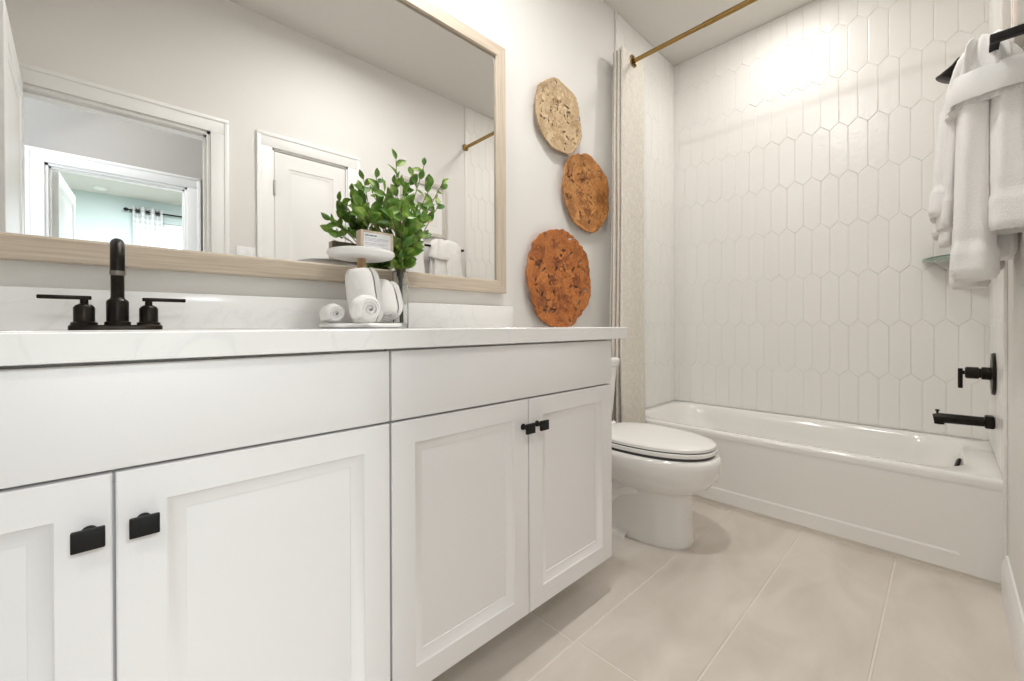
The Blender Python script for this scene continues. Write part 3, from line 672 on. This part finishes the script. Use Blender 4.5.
for k in range(NP):
    y = ya0 + dy * k; xs = (2.303, 2.078) if k % 2 == 0 else (2.078, 2.303)
    r_ = dy / 2
    for q in range(27):
        x = xs[0] + (xs[1] - xs[0]) * q / 26; ctrl.append((x, y + (.0025 * math.sin(x * 34) if k == 0 else 0)))
    if k < NP - 1:
        sx = 1 if xs[1] > 2.2 else -1
        for a in (-.9, -.45, 0, .45, .9): ctrl.append((xs[1] + sx * r_ * 1.3 * math.cos(a * PI / 2 * 1.05), y + r_ + r_ * math.sin(a * PI / 2)))
zs = [2.498 - .0065 * k for k in range(15)] + [2.40 - .16 * k for k in range(1, 15)]
zs = [z for z in zs if z > .14] + [.14]
def cpt(x, y, z):
    q = max(0, min(1, (2.40 - z) / 2.0)); k = (y - ya0) / (dy * NP)
    return Vector((x - .114 * q + .006 * math.sin(z * 3 + k * 9) * q, y - .062 * q * (1 - .3 * k) + .003 * math.sin(z * 5 + x * 20) * q, z))
mb = MB(); vs = [cpt(x, y, z) for z in zs for x, y in ctrl]; fs = []; n = len(ctrl)
for k in range(len(zs) - 1):
    for i in range(n - 1):
        cxm = (ctrl[i][0] + ctrl[i + 1][0]) / 2; czm = (zs[k] + zs[k + 1]) / 2
        if math.hypot(cxm - RX, czm - RZ) < .0275: continue
        fs.append([k * n + i, k * n + i + 1, (k + 1) * n + i + 1, (k + 1) * n + i])
mb.add(vs, fs); mb.build('cloth', M['curtain'], sc_, angle=80, solid=.0022)
for k in range(0, NP, 3):
    mb = MB(); mb.tube([(RX + .0315 * math.cos(a), ya0 + dy * k - .0015, RZ + .0315 * math.sin(a)) for a in [2 * PI * i / 32 for i in range(33)]], .0060, 8, caps=False); mb.build('grommet', M['brass'], sc_)

# ------------------------------------------------------------------ two tier stand with towels, card, vase, plant
SX, SY = .536, 1.222
st = thing('tiered_stand', 'two-tier stand of round white plates on a wooden post', 'stand', (SX, SY, .914))
MB().lathe([(0, 0), (.108, 0), (.116, .004), (.1175, .009), (.114, .0135), (.108, .010), (0, .008)], (SX, SY, .9145), n=64).build('lower_plate', M['plate'], st)
MB().lathe([(.011, .922), (.0125, .93), (.010, 1.0), (.011, 1.06), (.013, 1.11), (.013, 1.125)], (SX, SY, 0), n=20).build('post', M['post'], st)
MB().lathe([(0, 1.124), (.078, 1.124), (.091, 1.128), (.0975, 1.136), (.0965, 1.143), (.09, 1.146), (.082, 1.141), (0, 1.140)], (SX, SY, 0), n=64).build('upper_plate', M['plate'], st)
cd = thing('framed_card', 'small printed card set in a pale wood block on the stand', 'card', (.595, 1.245, 1.1405))
cx0, cx1, cy0, cy1, cz0, cz1 = .538, .646, 1.228, 1.264, 1.1405, 1.2165
mb = MB(); mb.box((cx0, cy0 + .002, cz0), (cx1, cy1, cz1), .002)
for k in range(4): mb.box((cx0 - .0008, cy0 + .005 + k * .008, cz0 + .002), (cx0 + .002, cy0 + .010 + k * .008, cz1 - .002))
mb.build('block', M['wood_card'], cd)
MB().box((cx0 + .008, cy0, cz0 + .003), (cx1 - .012, cy0 + .003, cz1 - .008)).build('card', M['paper'], cd)
rnd = random.Random(3); mb = MB(); mb2 = MB()
def dashes(mb_, x, xe, z, h, lo, hi):
    while x < xe:
        l = rnd.uniform(lo, hi); mb_.box((x, cy0 - .0003, z), (min(x + l, xe), cy0 + .001, z + h)); x += l + .0016
dashes(mb, cx0 + .013, cx0 + .050, 1.1985, .0036, .010, .016)
for k, (z, xe) in enumerate(((1.1915, cx1 - .018), (1.1875, cx1 - .016), (1.1835, cx0 + .06), (1.176, cx1 - .02), (1.172, cx1 - .035), (1.164, cx1 - .018), (1.160, cx1 - .03))): dashes(mb2, cx0 + .013, xe, z, .0013, .003, .009)
mb.build('heading', M['ink'], cd); mb2.build('print_lines', M['inkpale'], cd)

def towel_roll(label, base, axis, length, R, seed, turns=2.6, flat=1.0, up=(0, 0, 1)):
    rnd = random.Random(seed); ax = Vector(axis).normalized(); upv = Vector(up); u = ax.cross(upv).normalized(); v = u.cross(ax)
    th = R / (turns + .55); n = 64; outer, inner = [], []
    for i in range(n + 1):
        t = i / n; a = t * turns * 2 * PI; r_ = th * .55 + (R - th * .55) * t
        ro = r_ * (1 + .02 * math.sin(3 * a + seed)); ri = max(r_ - th * .80, .0008)
        outer.append((ro * math.cos(a), ro * math.sin(a))); inner.append((ri * math.cos(a), ri * math.sin(a)))
    sec = outer + inner[::-1]; rings = []; base = Vector(base); ns = 22
    for k in range(ns + 1):
        t = .5 - .5 * math.cos(PI * k / ns); e_ = min(t, 1 - t) * length
        s_ = 1 - .30 * math.exp(-e_ / .010); bul = 1 + .05 * math.sin(PI * t) + .015 * noise.noise(Vector((t * 5, seed, 0)))
        row = []
        for q, (x, y) in enumerate(sec):
            wob = 1 + .03 * noise.noise(Vector((x * 40, y * 40, t * 6 + seed)))
            tel = (.006 if k == 0 else -.006 if k == ns else 0) * (1 - math.hypot(x, y) / R)
            row.append(base + ax * (t * length + tel) + u * (x * s_ * bul * wob) + v * (y * s_ * bul * wob * flat))
        rings.append(row)
    mb = MB(); mb.loft(rings); o = mb.build('rolled_towel', M['towel'], loc=base, angle=70)
    return tag(o, label, 'towel', 'rolled white towels on the stand')
PZ = .9245
towel_roll('small rolled white towel lying at the left end of the stand', (SX - .098, SY - .062, PZ + .031), (.18, .98, .0), .12, .032, 1)
towel_roll('rolled white towel lying in front of the tallest one on the stand', (SX - .050, SY - .170, PZ + .041), (.02, .98, .02), .058, .043, 5)
towel_roll('tallest rolled white towel standing upright against the wooden post', (SX - .014, SY - .064, PZ + .004), (-.12, .03, .95), .158, .050, 9, up=(0, 1, 0))
towel_roll('rolled white towel leaning at the right end of the stand', (SX + .064, SY - .040, PZ + .026), (.03, .42, .80), .118, .052, 14, up=(0, 1, 0))

VX, VY = .708, 1.300
vs_ = thing('glass_vase', 'slim clear glass vase holding the green branches', 'vase', (VX, VY, .914))
MB().lathe([(.0, 0), (.024, 0), (.026, .003), (.0265, .19), (.0258, .192), (.0242, .19), (.0238, .018), (0, .014)], (VX, VY, .9145), n=40).build('glass_body', M['glass'], vs_)
pl = thing('leafy_branches', 'bunch of leafy green branches standing in the glass vase', 'plant', (VX, VY, .93))
def pix(u, v, y):
    d = F2 + R3 * ((u - 512) / 414.47) - U3 * ((v - 326.82) / 414.47)
    return Vector((0, 0, .92)) + d * (y / d.y)
rnd = random.Random(77)
def leaf(mb, p, d, nrm, L_, W_):
    d = d.normalized(); nrm = (nrm - d * nrm.dot(d)).normalized(); s_ = d.cross(nrm)
    prof = [(0, .03), (.12, .45), (.30, .88), (.48, 1.0), (.66, .86), (.82, .54), (.93, .22), (1.0, .0)]
    vs, fs = [], []
    curl = rnd.uniform(.05, .22)
    for t_, w_ in prof:
        c = p + d * (L_ * t_) - nrm * (curl * L_ * t_ * t_); hw = W_ * .5 * w_; up_ = nrm * (hw * .35)
        vs += [c - s_ * hw + up_, c - s_ * hw * .5 + up_ * .3, c, c + s_ * hw * .5 + up_ * .3, c + s_ * hw + up_]
    for k in range(len(prof) - 1):
        for i in range(4): fs.append([k * 5 + i, k * 5 + i + 1, (k + 1) * 5 + i + 1, (k + 1) * 5 + i])
    for q in vs: q.y = min(q.y, 1.343)
    mb.add(vs, fs)
tips = [((364, 228), 1.24), ((360, 240), 1.26), ((362, 205), 1.24), ((376, 178), 1.27), ((396, 160), 1.24), ((384, 192), 1.20), ((424, 166), 1.27), ((442, 184), 1.24), ((438, 206), 1.28),
        ((404, 188), 1.20), ((370, 214), 1.29), ((424, 222), 1.20), ((390, 216), 1.17), ((412, 176), 1.30), ((400, 232), 1.18), ((376, 232), 1.29), ((430, 188), 1.20), ((412, 202), 1.28), ((392, 236), 1.27), ((412, 246), 1.26), ((388, 204), 1.26), ((368, 240), 1.30), ((422, 236), 1.29), ((400, 208), 1.16), ((360, 190), 1.28), ((416, 212), 1.18), ((406, 222), 1.24), ((357, 214), 1.28), ((358, 200), 1.30), ((366, 216), 1.23), ((373, 194), 1.26), ((390, 228), 1.25), ((382, 222), 1.28)]
for (uu, vv), yy in tips:
    tip = pix(uu, vv, yy); kk = tips.index(((uu, vv), yy)); b0 = Vector((VX + rnd.uniform(-.012, .012), VY + rnd.uniform(-.012, .012), .935 if kk % 6 == 0 else rnd.uniform(1.085, 1.10)))
    rimp = Vector((VX + (tip.x - VX) * .07, VY + (tip.y - VY) * .10, 1.10)); rimp.x = max(VX - .017, min(VX + .017, rimp.x))
    mid = rimp.lerp(tip, .5) + Vector((rnd.uniform(-.01, .01), rnd.uniform(-.01, .01), .028))
    path = smooth_path([b0, rimp, mid, tip], 7)
    br = MB().tube(path, [.0026 - .0014 * i / (len(path) - 1) for i in range(len(path))], 7).build('branch', M['stem'], pl)
    mb = MB(); nL = rnd.randint(10, 13); n_ = len(path)
    for k in range(nL):
        q = .42 + .58 * k / (nL - 1); i = min(n_ - 2, int(q * (n_ - 1))); p = path[i].lerp(path[i + 1], q * (n_ - 1) - i)
        if .50 < p.x < .675 and p.z < 1.245 and p.y < 1.30: continue
        tdir = (path[i + 1] - path[i]).normalized(); side = Vector((rnd.uniform(-1, 1), rnd.uniform(-1, .7), rnd.uniform(-.35, .6)))
        d = (tdir * (.55 if k < nL - 1 else 1.6) + side.normalized() * .8); L_ = rnd.uniform(.038, .058) * (.8 if k > nL - 3 else 1)
        leaf(mb, p, d, Vector((rnd.uniform(-.9, .3), rnd.uniform(-1.5, -.1), rnd.uniform(-.1, .9))), L_, L_ * rnd.uniform(.50, .66))
    mb.build('leaves', M['leaf'], br)

# ------------------------------------------------------------------ towel bar with bunched towels on the right wall
BZ, BY = 1.550, -.074
tbar = thing('towel_bar', 'black square towel bar on the right wall beside the alcove', 'towel bar', (1.75, YR, BZ))
bx0, bx1 = 1.405, 2.10
mb = MB(); mb.box((bx0, BY - .0075, BZ - .0075), (bx1, BY + .0075, BZ + .0075), .002); mb.build('bar', M['black'], tbar)
for x in (bx0, bx1):
    mb = MB(); mb.box((x - .0085, YR + .004, BZ - .0085), (x + .0085, BY + .0085, BZ + .0085), .002); mb.box((x - .022, YR, BZ - .022), (x + .022, YR + .007, BZ + .022), .002); mb.build('post', M['black'], tbar)
def towel_bundle(label, cx, W, seed):
    t = thing('hanging_towels', label, 'towel', (cx, BY, BZ + .012), 'bunched white towels on the bar')
    rnd = random.Random(seed)
    # gathered mass folded over the bar
    rs = []
    prof = [(-.105, .92, .066), (-.07, .95, .066), (-.035, 1.0, .062), (.000, 1.0, .054), (.022, .97, .046), (.038, .90, .038), (.050, .78, .028), (.056, .58, .017), (.059, .30, .008)]
    for dz, fx, hy in prof:
        r_ = []
        for i in range(120):
            a = 2 * PI * i / 120; c, s_ = math.cos(a), math.sin(a)
            px = math.copysign(abs(c) ** .62, c); py = math.copysign(abs(s_) ** .75, s_)
            fo = 1 + (.075 * math.sin(11 * a + seed + dz * 14) + .045 * math.sin(17 * a + 2 * seed - dz * 20) + .09 * noise.noise(Vector((c * 2.5 + seed, s_ * 2.5, dz * 14)))) * (.5 + .5 * max(0, min(1, (dz + .08) / .1)))
            z = BZ + dz + .008 * noise.noise(Vector((c * 3, s_ * 3, seed + dz * 20)))
            r_.append(Vector((cx + px * fx * W * .5 * fo, max(YR + .004, BY + .010 + py * hy * fo), z)))
        rs.append(r_)
    mb = MB(); mb.loft(rs); mb.build('draped_top', M['towel'], t, angle=75)
    # wrapped band
    zc = BZ - .062; rings = []
    for k in range(9):
        a = 2 * PI * k / 9; rings.append((.004 * math.cos(a), .032 * math.sin(a)))
    NB = 72; vs, fs = [], []
    for i in range(NB):
        a = 2 * PI * i / NB; c, s_ = math.cos(a), math.sin(a); e = 3.2
        px = math.copysign(abs(c) ** (2 / e), c); py = math.copysign(abs(s_) ** (2 / e), s_)
        for dr, dz in rings:
            wob = .004 * noise.noise(Vector((px * 3 + seed, py * 3, dz * 60)))
            yy = BY + .006 + py * (.068 + dr + wob); vs.append((cx + px * (W * .5 + .004 + dr + wob), max(YR + .0035, yy), zc + dz + .010 * px * 0 + .006 * math.sin(a * 2 + seed) + py * -.012))
    for i in range(NB):
        for k in range(9): fs.append([i * 9 + k, i * 9 + (k + 1) % 9, ((i + 1) % NB) * 9 + (k + 1) % 9, ((i + 1) % NB) * 9 + k])
    mb = MB(); mb.add(vs, fs); mb.build('wrap_band', M['towelband'], t, angle=70)
    # hanging tails, each a folded roll ending in a hem
    def tail(x, y, ztop, zbot, wx, wy, sx=0, sy=0):
        mb = MB(); rs = []; L_ = ztop - zbot; hem = zbot + .075; sd = rnd.uniform(0, 50)
        zs_ = [ztop - L_ * .999 * k / 34 for k in range(35)]
        for z in zs_:
            q = (ztop - z) / L_; g = .76 + .28 * q ** .8
            if z < hem: g *= 1.10
            if hem < z < hem + .035: g *= .97
            e_ = min(1, max(0, (z - zbot) / .012)); g *= (.80 + .20 * math.sqrt(e_))
            r_ = []
            for i in range(44):
                a = 2 * PI * i / 44; c, s_ = math.cos(a), math.sin(a)
                fo = 1 + .07 * math.sin(3 * a + sd + q * 1.5) + .05 * math.sin(5 * a - sd + q * 2) + .05 * noise.noise(Vector((c * 2 + sd, s_ * 2, z * 9)))
                px = math.copysign(abs(c) ** .8, c); py = math.copysign(abs(s_) ** .8, s_)
                r_.append(Vector((x + sx * q + px * wx * g * fo, max(YR + .003, y + sy * q + py * wy * g * fo), z)))
            rs.append(r_)
        cz = zbot + .010
        rs.append([p.lerp(Vector((x + sx, y + sy, cz)), .45) + Vector((0, 0, .004)) for p in rs[-1]])
        rs.append([p.lerp(Vector((x + sx, y + sy, cz + .006)), .6) for p in rs[-1]])
        mb.loft(rs); mb.build('towel_tail', M['towel'], t, angle=50)
    h = W / 2
    tail(cx - h * .40, -.046, BZ - .055, 1.028, h * .52, .036, sx=-.005, sy=.003)
    tail(cx + h * .40, -.012, BZ - .055, 1.205, h * .50, .034, sx=.01, sy=.012)
    tail(cx - h * .55, -.096, BZ - .055, 1.135, h * .42, .030, sx=-.01, sy=-.002)
    tail(cx + h * .42, -.084, BZ - .055, 1.085, h * .46, .036, sx=.0, sy=.004)
    tail(cx + h * .05, -.010, BZ - .10, 1.172, h * .30, .018, sx=.03, sy=.012)
    return t
towel_bundle('bunched white towels hung on the near half of the black bar', 1.575, .245, 4)
towel_bundle('bunched white towels hung on the far half of the black bar, nearest the shower', 1.915, .265, 8)

# ------------------------------------------------------------------ picture and switch on the right wall (seen in the mirror)
pc = thing('framed_picture', 'white framed abstract print on the right wall above the towels', 'picture', (1.765, YR, 1.635))
px0, px1, pz0, pz1 = 1.56, 1.968, 1.635, 2.065
mb = MB()
for a, b in (((px0, pz0), (px0 + .03, pz1)), ((px1 - .03, pz0), (px1, pz1)), ((px0 + .03, pz0), (px1 - .03, pz0 + .03)), ((px0 + .03, pz1 - .03), (px1 - .03, pz1))):
    mb.box((a[0], YR, a[1]), (b[0], YR + .026, b[1]), .003)
mb.build('frame', M['artframe'], pc)
MB().box((px0 + .025, YR, pz0 + .025), (px1 - .025, YR + .010, pz1 - .025)).build('mat_board', M['artmat'], pc)
mb = MB(); mb.box((px0 + .085, YR + .0095, pz0 + .09), (px1 - .085, YR + .0108, pz0 + .0915))
for a, b in (((px1 - .0865, pz0 + .09), (px1 - .085, pz1 - .09)), ((px0 + .085, pz0 + .09), (px0 + .0865, pz1 - .09)), ((px0 + .085, pz1 - .0915), (px1 - .085, pz1 - .09))): mb.box((a[0], YR + .0095, a[1]), (b[0], YR + .0108, b[1]))
mb.build('mat_line', M['artgrey'], pc)
def blob(name, x, z, r, mat):
    MB().loft([[Vector((x + r * (1 + .08 * math.sin(3 * a + x * 9)) * math.cos(a), YR + y, z + r * (1 + .06 * math.cos(2 * a)) * math.sin(a))) for a in [2 * PI * i / 40 for i in range(40)]] for y in (.0095, .0112)]).build(name, mat, pc)
blob('grey_shape', 1.735, 1.90, .058, M['artgrey']); blob('peach_shape', 1.80, 1.785, .044, M['artpeach'])
sw = thing('light_switch', 'white double light switch plate between the two doors', 'light switch', (.555, YR, 1.335))
MB().box((.505, YR, 1.277), (.605, YR + .006, 1.393), .003).build('plate', M['plastic'], sw)
for x in (.533, .579): MB().box((x - .016, YR + .004, 1.302), (x + .016, YR + .0085, 1.368), .002).build('rocker', M['plastic'], sw)
